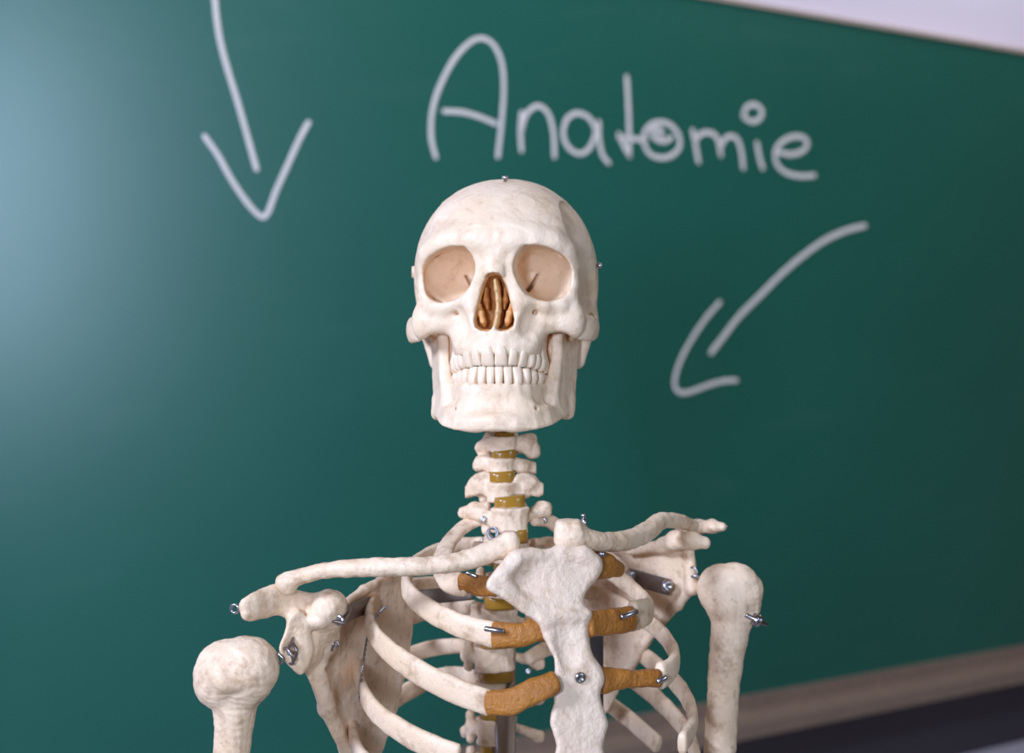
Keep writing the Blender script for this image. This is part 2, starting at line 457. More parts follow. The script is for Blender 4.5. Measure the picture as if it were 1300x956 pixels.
def build_mandible():
    S = SDF((0, -14, -76), (58, 90, 8), .8)
    top = [(-12, 4.6), (0, 3.4), (6, 3.8), (13, 6.5), (20, 12), (25.5, 21), (29, 32), (33, 44), (38, 56)]
    bot = [(-12, .6), (0, -1.2), (13, .2), (25, 5.6), (34, 15.5), (40, 31), (44.5, 48), (46.5, 60)]
    def body(x, y, z):
        d1, _ = seg2(x+0*y, y+0*x, top, False); d2, _ = seg2(x+0*y, y+0*x, bot, False)
        t = np.clip((z+66)/26, 0, 1)
        d = d1*t+d2*(1-t)
        yy = np.clip(y, 0, 62)
        zt = -36.6-.02*yy; zb = -67.8+.19*yy-.0004*yy**2
        hz = (zt-zb)/2; zc = (zt+zb)/2
        th = 4.6*t+6.0*(1-t)
        a, b = d-th+2.6, np.abs(z-zc)-hz+2.6
        return np.minimum(np.maximum(a, b), 0)+np.sqrt(np.maximum(a, 0)**2+np.maximum(b, 0)**2)-2.6
    S.add((body, (-2, -10, -72), (56, 68, -32)), 2)
    S.add(ell((0, -2.2, -60), (13, 5.5, 6)), 6)
    S.add(cap((13, -.6, -62.5), (17, 1.5, -62), 5, 4.5), 6)
    ram = [(30, -44), (38, -27), (41, -12), (43, 2), (47, 4), (53, -7), (63, -8), (72, -1), (79, -3), (78, -14), (72, -36), (68, -50), (60, -58), (48, -62), (36, -58)]
    ram = smoothpoly(ram, 40)
    def ramus(x, y, z):
        d, _ = seg2(y+0*z, z+0*y, ram, True)
        uc = 37.6+(y-36)*.30+np.maximum(-z-44, 0)*.06
        a, b = d+2, np.abs(x-uc)*.95-3.6+2
        return np.minimum(np.maximum(a, b), 0)+np.sqrt(np.maximum(a, 0)**2+np.maximum(b, 0)**2)-2
    S.add((ramus, (30, 26, -68), (57, 84, 8)), 5)
    S.add(cap((42, 76, -2), (55, 73, -1), 4.2, 4.2), 4)
    S.add(cap((46.5, 62, -50), (45.5, 54, -59), 4.2, 4), 5)
    chain(S, [(32.5, 42, -38), (33.2, 48, -24), (34.5, 51, -6), (37, 50, 2)], [3.4, 3.4, 3.2, 2.4], 4)
    # oblique line and sockets of the lower teeth
    S.add(cap((35, 33, -50), (38, 41, -28), 3.6, 2.4), 5)
    for (u, v, r) in ((2.8, -.2, 1.5), (8.4, .8, 1.5), (14.4, 4, 1.8), (19.8, 8.6, 1.7), (24, 14.6, 1.7), (27.4, 22, 2)):
        S.add(cap((u, v+1.4, -37), (u*1.02, v+1.2, -48), r, r*.6), 2.5)
    S.sub(ell((0, -6, -49), (26, 4.6, 6.5)), 6)
    S.sub(cap((27, 7.2, -53.5), (26.6, 9.6, -53), .9, .7), 2.2)
    S.rough(.2, 1.0, 8.)
    v, f = S.mesh(True)
    return mesh_obj('mandible', SK(v), f, M['skull'], ROOT, label='lower jaw with its row of teeth')
JAW = build_mandible()

def tooth(arch, s, wm, dl, z_root, z_gum, z_edge, molar, parent, lower=False):
    """arch: polyline of (u,v); s signed arc length from the midline"""
    A = crom(np.c_[np.array(arch), np.zeros(len(arch))], 120)[:, :2]
    L = np.r_[0, np.cumsum(np.linalg.norm(np.diff(A, axis=0), axis=1))]
    q = np.array([np.interp(abs(s), L, A[:, k]) for k in (0, 1)]); q2 = np.array([np.interp(abs(s)+.5, L, A[:, k]) for k in (0, 1)])
    t = (q2-q)/np.linalg.norm(q2-q); n = np.array([t[1], -t[0]])     # outward (labial)
    sg = 1 if s >= 0 else -1
    dirn = 1 if z_edge < z_gum else -1
    h = abs(z_edge-z_gum); hr = abs(z_root-z_gum)
    if molar: prof = [(-hr, .42, .5, 0), (-hr*.4, .62, .7, .3), (0, .80, .92, 0), (.3*h, .97, 1.04, .3), (.7*h, 1.0, .98, .1), (.92*h, .93, .82, -.1), (h, .74, .55, -.2), (h*.95, .3, .2, -.2)]
    else: prof = [(-hr, .3, .3, -.6), (-hr*.45, .5, .5, -.4), (-.08*h, .80, .9, .5), (.25*h, .95, 1.0, .9), (.6*h, 1.0, .76, .6), (.88*h, 1.01, .5, .25), (.975*h, .96, .36, .05), (h, .84, .2, -.1)]
    V = []; Fc = []; seg = 18
    for (zz, a, b, o) in prof:
        w = z_gum-dirn*zz
        for k in range(seg):
            g = 2*math.pi*k/seg; c, si = math.cos(g), math.sin(g)
            ex = math.copysign(abs(c)**.78, c)*wm*.5*a; ey = math.copysign(abs(si)**.75, si)*dl*.5*b+o
            p2 = q+t*ex+n*ey
            V.append((p2[0]*sg, p2[1], w))
    m = len(prof)
    for i in range(m-1):
        for k in range(seg): Fc.append((i*seg+k, i*seg+(k+1) % seg, (i+1)*seg+(k+1) % seg, (i+1)*seg+k))
    Fc.append(tuple(range(seg))); Fc.append(tuple((m-1)*seg+k for k in range(seg))[::-1])
    if (sg < 0) != (dirn < 0): Fc = [f[::-1] for f in Fc]
    return mesh_obj('tooth', SK(np.array(V)), Fc, M['tooth'], parent)
UA = [(0, 1.2), (5, 1.5), (10, 3.2), (15, 6.2), (20, 11), (24.5, 18.5), (28, 29), (29, 40), (29, 50)]
LA = [(0, 3.0), (5, 3.4), (10, 5), (15, 7.8), (20, 12.4), (24.3, 19.3), (27.6, 29), (29, 40), (30, 50)]
def edge(v): return -24.4-max(0, v-5)*.215
for side in (1, -1):
    s = 0
    for i, (w, d, mol) in enumerate(((8.8, 7, 0), (7, 6.2, 0), (7.4, 7.6, 0), (6.8, 9, 1), (6.6, 9, 1), (9.6, 10.5, 1), (9, 10, 1))):
        c = s+w/2; s += w+.05
        A = crom(np.c_[np.array(UA), np.zeros(len(UA))], 60)[:, :2]; L = np.r_[0, np.cumsum(np.linalg.norm(np.diff(A, axis=0), axis=1))]
        v = np.interp(c, L, A[:, 1]); e = edge(v)+(.1 if i == 1 else 0)-(.4 if i == 2 else 0)
        g = (-12.6, -13.6, -12.2, -15.5, -17, -19, -20)[i]
        tooth(UA, side*c, w*.995, d, g+9, g, e, mol, CRAN)
    s = 0
    for i, (w, d, mol) in enumerate(((5.6, 6.2, 0), (6, 6.4, 0), (7, 7.6, 0), (6.8, 8, 1), (6.8, 8.4, 1), (10.4, 10, 1), (10, 10, 1))):
        c = s+w/2; s += w+.05
        A = crom(np.c_[np.array(LA), np.zeros(len(LA))], 60)[:, :2]; L = np.r_[0, np.cumsum(np.linalg.norm(np.diff(A, axis=0), axis=1))]
        v = np.interp(c, L, A[:, 1]); e = edge(v)-(.05 if i < 3 else .35)
        g = (-37, -37, -37.2, -36.4, -35.8, -35.6, -35.8)[i]
        tooth(LA, side*c, w*.995, d, g-7, g, e, mol, JAW, True)

def build_nose():
    # brown lining of the nose opening: a closed-back sleeve following the pear-shaped opening
    pear = [(0, 37.4), (4.0, 36.4), (6.6, 31.4), (9.4, 22.8), (11.9, 13), (13.2, 6), (12.3, 1.9), (8.6, -.3), (4, -.5), (0, 1.3)]
    pear = pear+[(-a, b) for a, b in pear[-2:0:-1]]; n = len(pear)
    V = []; Fc = []
    rings = [(7, 1.0), (14, .955), (20, .88), (25, .7), (27, .4), (27.5, .05), (29, .05), (28.6, .45), (26.5, .76), (21, .93), (14, 1.0), (7, 1.03)]
    for v, k in rings:
        for (a, b) in pear: V.append((a*k, v, 16+(b-16)*k))
    m = len(rings)
    for i in range(m):
        for k in range(n):
            j = (i+1) % m; Fc.append((i*n+k, i*n+(k+1) % n, j*n+(k+1) % n, j*n+k))
    mesh_obj('nasal_lining', SK(np.array(V)), Fc, M['nasal'], CRAN, label='orange brown lining of the nose opening')
    S = SDF((-7, 2, -2), (9, 54, 40), .7)
    pts = [(0.6, 8, 33), (1.4, 9, 27), (2.2, 9, 20), (2.2, 8.5, 12), (1.2, 7, 5), (0, 5.5, 1)]
    for i in range(len(pts)-1):
        a, b = np.array(pts[i]), np.array(pts[i+1])
        for back in (0, 7, 14):
            S.add(cap(a+(0, back+3, 0), b+(0, back+3, 0), 1.7, 2.0, (1, 4, 1)), 1.5)
    S.rough(.1, 1.2, 1.)
    v, f = S.mesh()
    mesh_obj('nasal_septum', SK(v), f, M['septum'], CRAN, label='tan wall dividing the nose opening')
    for sg in (1, -1):
        S = SDF((0, 6, -2), (15, 44, 34), .7)
        chain(S, [(11, 15, 17), (9.8, 13, 11), (8.4, 12, 5.5), (7.6, 13, 2.6)], [1.6, 2.2, 2.0, 1.3], 1.5, sc=(1, 3.5, 1))
        chain(S, [(6.6, 19, 28), (6.6, 18, 20), (5.8, 17, 14)], [1.6, 1.9, 1.2], 1.5, sc=(1, 3.5, 1))
        S.rough(.15, 1.5, 4.)
        v, f = S.mesh(); v = v*np.array([sg, 1, 1])
        if sg < 0: f = f[:, ::-1]
        mesh_obj('nasal_concha', SK(v), f, M['nasal'], CRAN, label='curled orange brown bone inside the nose opening')
build_nose()
# fittings of the skull
def skp(u, v, w): return SK(np.array([u, v, w]))
v, f = lathe(skp(3, 62, 104), (0, -.1, 1), [(-3, 1.3), (3.2, 1.3), (3.2, 2.6), (4.8, 2.4), (5.2, 1.6)], 12)
mesh_obj('screw', v, f, M['steel'], CRAN)
mesh_obj('peg', *lathe(skp(65.5, 88, 46), (1, -.1, 0), [(-3, 1.2), (1.6, 1.2), (1.6, 2.0), (4.4, 2.0), (4.8, 1.2)], 12), M['steel'], CRAN)
mesh_obj('peg', *lathe(skp(-65.5, 86, 43), (-1, -.1, 0), [(-3, 4.6), (2.0, 4.6), (2.8, 4.0)], 14), M['bone'], CRAN)

# ---------------------------------------------------------------- vertebral column
def frame(yaw):
    y = math.radians(yaw)
    return np.array([math.cos(y), math.sin(y), 0]), np.array([-math.sin(y), math.cos(y), 0])   # right, back
def vertebra(cx, cy, Y, hw, hh, yaw, tps, seed, spin=26, hd=.72, drop=10, wings=()):
    mm = Y/F; hw, hh = hw*mm, hh*mm; e, n = frame(yaw)
    hdp = hw*hd; c = P(cx, cy, Y)+n*hdp
    ends = [(P(a, b, Y+dy), r*mm) for a, b, dy, r in tps]
    pts = [c-e*hw*1.6, c+e*hw*1.6, c+n*(hdp+spin+8)-(0, 0, drop+6), c-n*hdp*1.5+(0, 0, hh+5), c-(0, 0, hh+6)]+[p for p, _ in ends]
    pts = np.array(pts); S = SDF(pts.min(0)-9, pts.max(0)+9, .85)
    def body(x, y, z):
        x, y, z = x-c[0], y-c[1], z-c[2]
        a = x*e[0]+y*e[1]; b = x*n[0]+y*n[1]
        k = .90+.12*np.minimum((z/hh)**2, 1.3)
        q = ((np.abs(a)/(hw*k))**2.4+(np.abs(b)/(hdp*k))**2.4)**(1/2.4)
        A, B = (q-1)*hdp+1.5, np.abs(z+0*q)-hh+1.5
        return np.minimum(np.maximum(A, B), 0)+np.sqrt(np.maximum(A, 0)**2+np.maximum(B, 0)**2)-1.5
    R = np.array([hw*1.2, hw*1.2, hh+2])
    S.add((body, c-R, c+R), 1)
    # arch, joints, spine
    for s in (1, -1):
        j = c+e*s*hw*.95+n*(hdp+5); lam = c+n*(hdp+14)+e*s*3
        S.add(cap(c+e*s*hw*.7+n*hdp*.7, j, 3.2, 3.6), 3); S.add(cap(j, lam, 3.2, 3), 3)
        S.add(cap(j+(0, 0, hh*.95), j-(0, 0, hh*.95), 3.6, 3.8), 3)
    S.add(cap(c+n*(hdp+14), c+n*(hdp+14+spin)-(0, 0, drop), 3.4, 2.6, (1, 1, 1.3)), 3)
    for p, r in ends:
        s = 1 if (p-c).dot(e) > 0 else -1
        S.add(cap(c+e*s*hw*.85+n*hdp*.6, p, max(r*.75, 2.4), r), 3.5)
        S.add(ell(p-(0, 0, r*.2), (r*1.05, r*1.0, r*.95), 3.), 3)
    for dy, th, poly in wings:
        S.add(pxplate(poly, lambda a, b: Y+dy+.18*np.abs(a-cx)*mm*2, th, 2.4, 24), 3)
    S.rough(.42, 1.9, seed)
    v, f = S.mesh()
    return mesh_obj('vertebra', v, f, M['bone'], ROOT)
def disc(cx, cy, Y, hw, hh, yaw, tilt=0.):
    mm = Y/F; hw, hh = hw*mm, hh*mm; e, n = frame(yaw); hd = hw*.72
    c = P(cx, cy, Y)+n*(hd+.6)
    V = []; prof = [(-hh-1, .5), (-hh-1, .88), (-hh*.6, .92), (0, .91), (hh*.6, .92), (hh+1, .88), (hh+1, .5)]
    seg = 28; Fc = []
    for z, k in prof:
        for a in range(seg):
            t = 2*math.pi*a/seg; ca, sa = math.cos(t), math.sin(t)
            x = math.copysign(abs(ca)**.83, ca)*hw*k; y = math.copysign(abs(sa)**.83, sa)*hd*k
            V.append(c+e*x+n*y+np.array([0, 0, z+tilt*x]))
    m = len(prof)
    for i in range(m-1):
        for a in range(seg): Fc.append((i*seg+a, i*seg+(a+1) % seg, (i+1)*seg+(a+1) % seg, (i+1)*seg+a))
    Fc.append(tuple(range(seg))[::-1]); Fc.append(tuple((m-1)*seg+a for a in range(seg)))
    mesh_obj('intervertebral_disc', np.array(V), Fc, M['disc'], ROOT)
# neck (the top ones hide behind the jaw)
vertebra(641, 480, 1092, 17, 11, 8, [(608, 482, 22, 5), (674, 480, 22, 5)], 1, 14)
vertebra(641, 523, 1086, 17, 13, 8, [(610, 527, 18, 5), (673, 525, 18, 6)], 2, 16)
disc(641, 502, 1088, 15, 5, 8); disc(640.5, 545, 1082, 15, 8, 8)
vertebra(641, 565, 1080, 17.5, 10, 8, [(612, 566, 15, 6), (613, 577, 17, 5), (668, 560, 15, 7), (677, 571, 22, 7)], 3, 18, wings=[(10, 9, [(624, 556), (612, 559), (604, 567), (606, 572), (613, 566), (622, 570)]), (12, 10, [(656, 562), (668, 551), (680, 552), (683, 564), (684, 577), (675, 583), (666, 577), (658, 571)])])
disc(641, 579, 1078, 17, 5, 8, .10)
vertebra(638, 592, 1076, 16.5, 9.5, 9, [(611, 587, 14, 7), (664, 592, 12, 7)], 4, 20, wings=[(9, 9, [(622, 580), (608, 579), (602, 585), (600, 594), (606, 598), (613, 594), (624, 598)]), (10, 9, [(654, 582), (668, 584), (678, 586), (686, 592), (685, 600), (673, 601), (664, 599), (654, 597)])])
disc(639, 607.5, 1073, 19, 6.5, 9, .05)
vertebra(638, 626, 1070, 18.5, 12.5, 11, [(606, 613, 12, 6), (674, 612, 14, 7)], 5, 26, wings=[(8, 9, [(624, 600), (606, 601), (594, 612), (586, 630), (590, 633), (604, 629), (616, 625), (626, 628)]), (9, 9, [(652, 606), (664, 600), (676, 603), (686, 611), (695, 618), (691, 626), (684, 631), (674, 629), (668, 634), (654, 630)])])
disc(651, 641, 1062, 22, 8, 14, .10)
vertebra(652, 662, 1056, 25, 16, 16, [(603, 646, 22, 9.5), (590, 650, 26, 7), (690, 645, 28, 9.5)], 6, 32)
disc(656, 682.5, 1055, 21, 7, 16)
vertebra(655, 703, 1058, 24, 15, 18, [(607, 694, 30, 7), (695, 700, 36, 7)], 7, 34)
disc(650, 724, 1064, 21, 6, 18)
vertebra(645, 745, 1072, 23.5, 15.5, 20, [(600, 742, 34, 7), (688, 748, 40, 7)], 8, 36)
disc(640, 767, 1082, 22, 7, 20)
vertebra(640, 792, 1092, 24.5, 18, 20, [(596, 786, 34, 7), (684, 796, 40, 7)], 9, 36)
disc(637, 817, 1102, 24, 6, 20)
vertebra(634, 839, 1110, 27, 16, 20, [(592, 832, 34, 7), (684, 842, 40, 7)], 10, 36)
disc(637, 860, 1118, 24, 7, 20)
vertebra(636, 884, 1124, 27, 17, 20, [(592, 880, 34, 7), (684, 886, 40, 7)], 11, 36)
disc(637, 908, 1128, 24, 6, 20)
vertebra(637, 931, 1130, 27, 17, 20, [(592, 928, 34, 7), (684, 934, 40, 7)], 12, 36)
disc(637, 955, 1132, 24, 6, 20)
vertebra(637, 978, 1132, 27, 17, 20, [(592, 975, 34, 7), (684, 980, 40, 7)], 13, 36)

# ---------------------------------------------------------------- ribs
def rib(path, wid, thk, center, seed, up=None, n=64):
    pts = [P(a, b, y) for a, b, y in path]
    m = len(pts)
    wid = np.interp(np.linspace(0, 1, m), np.linspace(0, 1, len(wid)), wid); thk = np.interp(np.linspace(0, 1, m), np.linspace(0, 1, len(thk)), thk)
    C = np.array(center, float)
    def nrm(p):
        if up is not None: return np.array(up, float)
        q = p-C; q[2] *= .15; return q
    v, f = sweep(pts, wid, thk, nrm, n, 18, 2.6, True, .55, seed)
    return mesh_obj('rib', v, f, M['bone'], ROOT)
CC = P(650, 780, 1055)
# nearer side (left in the picture)
r1 = rib([(628, 657, 1072), (606, 660, 1080), (585, 672, 1072), (568, 692, 1045), (561, 715, 1012), (570, 735, 985), (584, 742, 972), (594, 742, 966)],
         [5, 5.5, 7, 8, 8, 9], [3.5, 3, 3, 3.2], CC, 1, (-.35, -.75, .6))
r2 = rib([(632, 690, 1085), (606, 690, 1105), (572, 694, 1108), (540, 707, 1085), (520, 725, 1045), (516, 745, 1005), (530, 764, 975), (560, 783, 955), (595, 798, 944), (627, 806, 938)],
         [5, 5.5, 6, 6.6, 7, 7.6, 8.2], [3.6, 3.4, 3.2, 3.2], CC, 2)
r3 = rib([(626, 738, 1098), (596, 742, 1128), (560, 742, 1135), (520, 744, 1112), (487, 754, 1068), (469, 776, 1020), (474, 803, 980), (498, 830, 952), (536, 856, 934), (580, 878, 922), (622, 893, 916)],
         [5, 6, 6, 6.4, 7, 7.6, 8.2, 8.2], [3.6, 3.4, 3.2, 3.2], CC, 3)
r4 = rib([(620, 776, 1112), (590, 770, 1142), (555, 772, 1156), (515, 785, 1146), (477, 808, 1100), (457, 838, 1045), (458, 872, 995), (482, 908, 955), (530, 940, 928), (580, 960, 915)],
         [5, 7, 7, 7, 7, 7.5, 8], [3.6, 3.4, 3.2], CC, 4)
r5 = rib([(614, 822, 1126), (580, 820, 1156), (545, 824, 1168), (500, 842, 1150), (465, 875, 1100), (448, 915, 1040), (455, 955, 985), (485, 990, 945)],
         [5, 6.4, 6.4, 7, 7.5], [3.6, 3.4, 3.2], CC, 5)
r6 = rib([(612, 862, 1134), (580, 856, 1164), (545, 864, 1176), (500, 890, 1156), (465, 930, 1100), (450, 975, 1040)], [5, 7, 7, 7.5], [3.6, 3.4, 3.2], CC, 6)
# farther side (right in the picture)
q1 = rib([(676, 660, 1078), (694, 661, 1092), (715, 673, 1094), (742, 692, 1080), (772, 708, 1055), (786, 718, 1028), (780, 722, 1003)],
         [4.5, 5.5, 6, 6.5, 6, 5], [3.2, 3, 3], CC, 7, (.2, -.7, .6))
q2 = rib([(676, 690, 1090), (698, 690, 1112), (735, 706, 1128), (768, 722, 1118), (796, 742, 1090), (817, 762, 1052), (824, 774, 1022), (817, 778, 1000), (803, 782, 985)],
         [5, 6, 6.2, 6.5, 6.8, 9.5, 10.5], [3.6, 3.2, 3.2, 3.4, 4], CC, 8)
q3 = rib([(676, 735, 1104), (704, 738, 1130), (740, 748, 1150), (780, 764, 1140), (815, 784, 1100), (843, 808, 1055), (857, 833, 1012), (852, 850, 985), (838, 858, 972)],
         [5, 6, 6.4, 6.4, 6.6, 7.6, 9], [3.6, 3.2, 3.2, 3.4, 3.8], CC, 9)
q4 = rib([(672, 782, 1118), (702, 778, 1148), (745, 790, 1170), (792, 816, 1160), (835, 846, 1120), (868, 880, 1065), (880, 915, 1010), (866, 945, 975)],
         [5, 6.4, 6.8, 7, 7.5], [3.6, 3.4, 3.4], CC, 10)
q5 = rib([(670, 836, 1132), (700, 822, 1160), (735, 826, 1182), (785, 850, 1178), (835, 888, 1135), (872, 930, 1075), (885, 970, 1015)], [5, 7, 7, 7.4], [3.6, 3.4], CC, 11)
q6 = rib([(670, 874, 1138), (705, 868, 1168), (745, 878, 1186), (790, 906, 1180), (835, 945, 1140)], [5, 6.4, 6.6, 7], [3.6, 3.4], CC, 12)

# ---------------------------------------------------------------- breastbone
TY = math.tan(math.radians(21))
def Yst(px, py): return 948+(px-690)*.5*TY-(py-700)*.13
def build_sternum():
    poly = [(651, 704), (668, 697), (690, 698), (706, 693), (730, 694), (752, 701), (763, 711), (764, 724), (758, 736), (747, 747), (741, 760), (742, 771), (749, 779),
            (747, 795), (748, 812), (753, 832), (763, 846), (768, 862), (762, 880), (766, 900), (772, 920), (766, 945), (770, 975), (760, 1010), (735, 1030), (712, 1010), (702, 975), (706, 945), (698, 915), (704, 890), (700, 872),
            (704, 850), (702, 834), (694, 818), (688, 806), (687, 793), (679, 788), (660, 776), (640, 761), (624, 752), (617, 746), (619, 735), (632, 722)]
    c = np.array([P(a, b, Yst(a, b)) for a, b in poly])
    S = SDF(c.min(0)-12, c.max(0)+12, .85)
    S.add(pxplate(poly, Yst, 9.5, 3.5, 110), 1)
    # raised rims and the joint between its two bones
    def pt(a, b, dy=0): return P(a, b, Yst(a, b)+dy)
    S.add(cap(pt(652, 786, -2), pt(744, 778, -2), 3.0, 3.4), 6) if False else None
    chain(S, [pt(690, 788, -3), pt(718, 784, -3.4), pt(745, 780, -3)], [2.6, 2.8, 2.6], 6)
    chain(S, [pt(640, 728, -1.5), pt(656, 711, -2), pt(680, 705, -1.5)], [4, 4.4, 3.4], 6)
    chain(S, [pt(716, 700, -1.5), pt(738, 703, -2), pt(754, 715, -2)], [4, 4.6, 4], 6)
    S.sub(ell(pt(690, 735, -9), (17, 5, 11)), 7)
    S.sub(ell(pt(725, 815, -8.5), (8, 4.5, 16)), 6)
    S.rough(.22, 2.0, 5.)
    v, f = S.mesh()
    return mesh_obj('sternum', v, f, M['sternum'], ROOT, label='whitish glossy breastbone with a wrinkled surface')
STER = build_sternum()

# brown costal cartilages, each hung on its rib
def cartilage(path, wid, parent, seed, thk=4.6):
    pts = [P(a, b, y) for a, b, y in path]
    wid = np.interp(np.linspace(0, 1, len(pts)), np.linspace(0, 1, len(wid)), wid)
    v, f = sweep(pts, wid, thk, lambda p: np.array([-.3, -1, .15]), 36, 24, 2.8, True, 1.1, seed)
    return mesh_obj('costal_cartilage', v, f, M['cartilage'], parent, label='orange brown costal cartilage')
k1 = cartilage([(587, 741, 967), (600, 741, 963), (616, 744, 957), (630, 748, 953)], [6.5, 6.6, 6.8, 5.5], r1, 1)
k2 = cartilage([(628, 806, 936), (645, 806, 936), (662, 806, 936), (680, 799, 938), (692, 797, 940)], [8.4, 8, 7.6, 7.8, 9], r2, 2)
k3 = cartilage([(620, 892, 916), (650, 890, 914), (680, 876, 916), (704, 866, 920)], [8, 8, 7.5, 7], r3, 3)
k1r = cartilage([(754, 718, 968), (766, 718, 974), (777, 721, 982), (784, 722, 990)], [9, 8.6, 6.5, 4.6], q1, 4)
k2r = cartilage([(746, 793, 948), (765, 791, 958), (783, 788, 968), (801, 785, 978)], [8, 8, 8.4, 8.4], q2, 5)
k3r = cartilage([(764, 864, 948), (785, 862, 954), (810, 862, 961), (834, 860, 968)], [9, 6.5, 5.4, 6], q3, 6)

# ---------------------------------------------------------------- collarbones
def from_chain(name, path, k, blobs, seed, rough=.3, mat='bone', h=.85, label=None, parent=None):
    pts = [P(a, b, y) for a, b, y, r in path]; rad = [r*y/F for a, b, y, r in path]
    A = crom(np.c_[np.array(pts), rad], max(10, 4*len(pts)))
    allp = np.vstack([A[:, :3]-A[:, 3:4], A[:, :3]+A[:, 3:4]]+[np.array([P(b[0], b[1], b[2])-b[3]*b[2]/F, P(b[0], b[1], b[2])+b[3]*b[2]/F]) for b in blobs])
    S = SDF(allp.min(0)-5, allp.max(0)+5, h)
    for i in range(len(A)-1): S.add(cap(A[i, :3], A[i+1, :3], A[i, 3], A[i+1, 3]), .05)
    for b in blobs:
        r = b[3]*b[2]/F; sc = b[4] if len(b) > 4 else (1, 1, 1)
        S.add(ell(P(*b[:3]), (r*sc[0], r*sc[1], r*sc[2]), b[5] if len(b) > 5 else 2), k)
    S.rough(rough, 1.3, seed)
    return S
def finish(S, name, mat='bone', label=None, parent=None):
    v, f = S.mesh(); return mesh_obj(name, v, f, M[mat], parent or ROOT, label=label)
S = from_chain('clavicle', [(645, 692, 950, 13.5), (628, 698, 946, 14), (600, 709, 940, 13), (565, 716, 936, 12.2), (525, 719, 934, 12), (480, 720, 934, 12), (440, 722, 936, 11.2), (405, 726, 940, 10), (378, 733, 944, 10.5), (364, 740, 946, 9.5)],
               6, [(647, 689, 950, 14.5, (.6, .9, 1.), 4.), (362, 739, 946, 10.5, (1, 1.2, .9)), (368, 750, 946, 6, (.8, 1, 1))], 2., .32)
CLAV_L = finish(S, 'clavicle', label='collarbone with its inner end against the breastbone, the one lying nearer')
S = from_chain('clavicle', [(722, 680, 958, 16), (742, 684, 962, 14.5), (765, 688, 972, 12.8), (790, 687, 990, 12.6), (808, 682, 1010, 12.6), (824, 673, 1030, 12.5), (836, 663, 1048, 11.5), (850, 660, 1062, 10), (866, 663, 1076, 9.6), (880, 668, 1088, 7.5)],
               6, [(722, 678, 958, 18.5, (.92, .8, 1.), 4.)], 6., .32)
CLAV_R = finish(S, 'clavicle', label='collarbone with a thick squared inner end, the one bending away behind')
mesh_obj('screw', *lathe(P(742, 664, 965), (-.15, -.1, 1), [(-4, 1.6), (3.2, 1.6), (3.2, .9), (4.2, .9), (4.2, 1.6), (6, 1.5)], 12), M['steel'], CLAV_R)

# ---------------------------------------------------------------- shoulder blades
def build_scapula_near():
    def Yb(px, py): return 968+(px-395)*.95+(py-800)*.05
    blade = [(392, 792), (418, 776), (441, 765), (462, 749), (484, 737), (506, 732), (522, 742), (526, 770), (522, 815), (512, 870), (495, 930), (475, 975), (455, 985), (430, 950), (408, 890), (392, 858)]
    lo = np.min([P(290, 1000, 900), P(290, 1000, 1160)], 0); S = SDF((-178, 905, -330), (-30, 1165, -135), .9)
    S.add(pxplate(blade, Yb, 4.5, 1.8, 70), 1)
    # thick upper and outer borders
    up = [(441, 766), (462, 749), (484, 737), (506, 733), (520, 742)]
    chain(S, [P(a, b, Yb(a, b)) for a, b in up], [3.6, 3.2, 3, 3, 2.6], 3)
    out = [(402, 850), (416, 900), (440, 950), (460, 985)]
    chain(S, [P(a, b, Yb(a, b)) for a, b in out], [7, 5.5, 4.6, 4], 5)
    # neck and socket
    S.add(cap(P(384, 815, 962), P(415, 812, 992), 12.5, 9, (1, 1, 1.45)), 8)
    gl = [(380, 774), (388, 788), (396, 811), (397, 830), (390, 848), (381, 857), (367, 845), (355, 827), (360, 807), (369, 782)]
    def Yg(px, py): return 947+(px-375)*.34
    S.add(pxplate(gl, Yg, 12, 1.6, 50), 1.5)
    S.sub(ell(P(375, 817, 934), (9, 9.5, 18)), 3)
    # coracoid
    chain(S, [P(408, 806, 980), P(412, 784, 968), P(416, 772, 960), P(405, 787, 948)], [10, 10, 8.5, 5.2], 9)
    S.add(ell(P(421, 766, 962), (8, 9, 6.5)), 7); S.add(cap(P(426, 770, 972), P(438, 770, 1000), 5, 3), 6)
    # shoulder-top (acromion) and the ridge behind it
    ac = [(304, 773), (306, 763), (318, 754), (335, 746), (352, 741), (368, 746), (385, 751), (408, 757), (418, 766), (408, 778), (386, 790), (368, 787), (352, 781), (336, 785), (318, 789), (308, 786)]
    def Ya(px, py): return 936+np.maximum(px-320, -20)*.42
    S.add(pxplate(ac, Ya, 15, 5.5, 70), 6)
    S.sub(ell(P(322, 772, 922), (13, 5, 6)), 5)
    S.add(cap(P(400, 768, 985), P(455, 772, 1045), 5, 3), 5)
    S.sub(cap(P(415, 849, 955), P(415, 849, 984), 1.7, 1.5), 1)
    S.rough(.35, 1.2, 9.)
    v, f = S.mesh()
    return mesh_obj('scapula', v, f, M['bone'], ROOT, label='shoulder blade facing forwards with a dished pale socket')
SCAP_L = build_scapula_near()
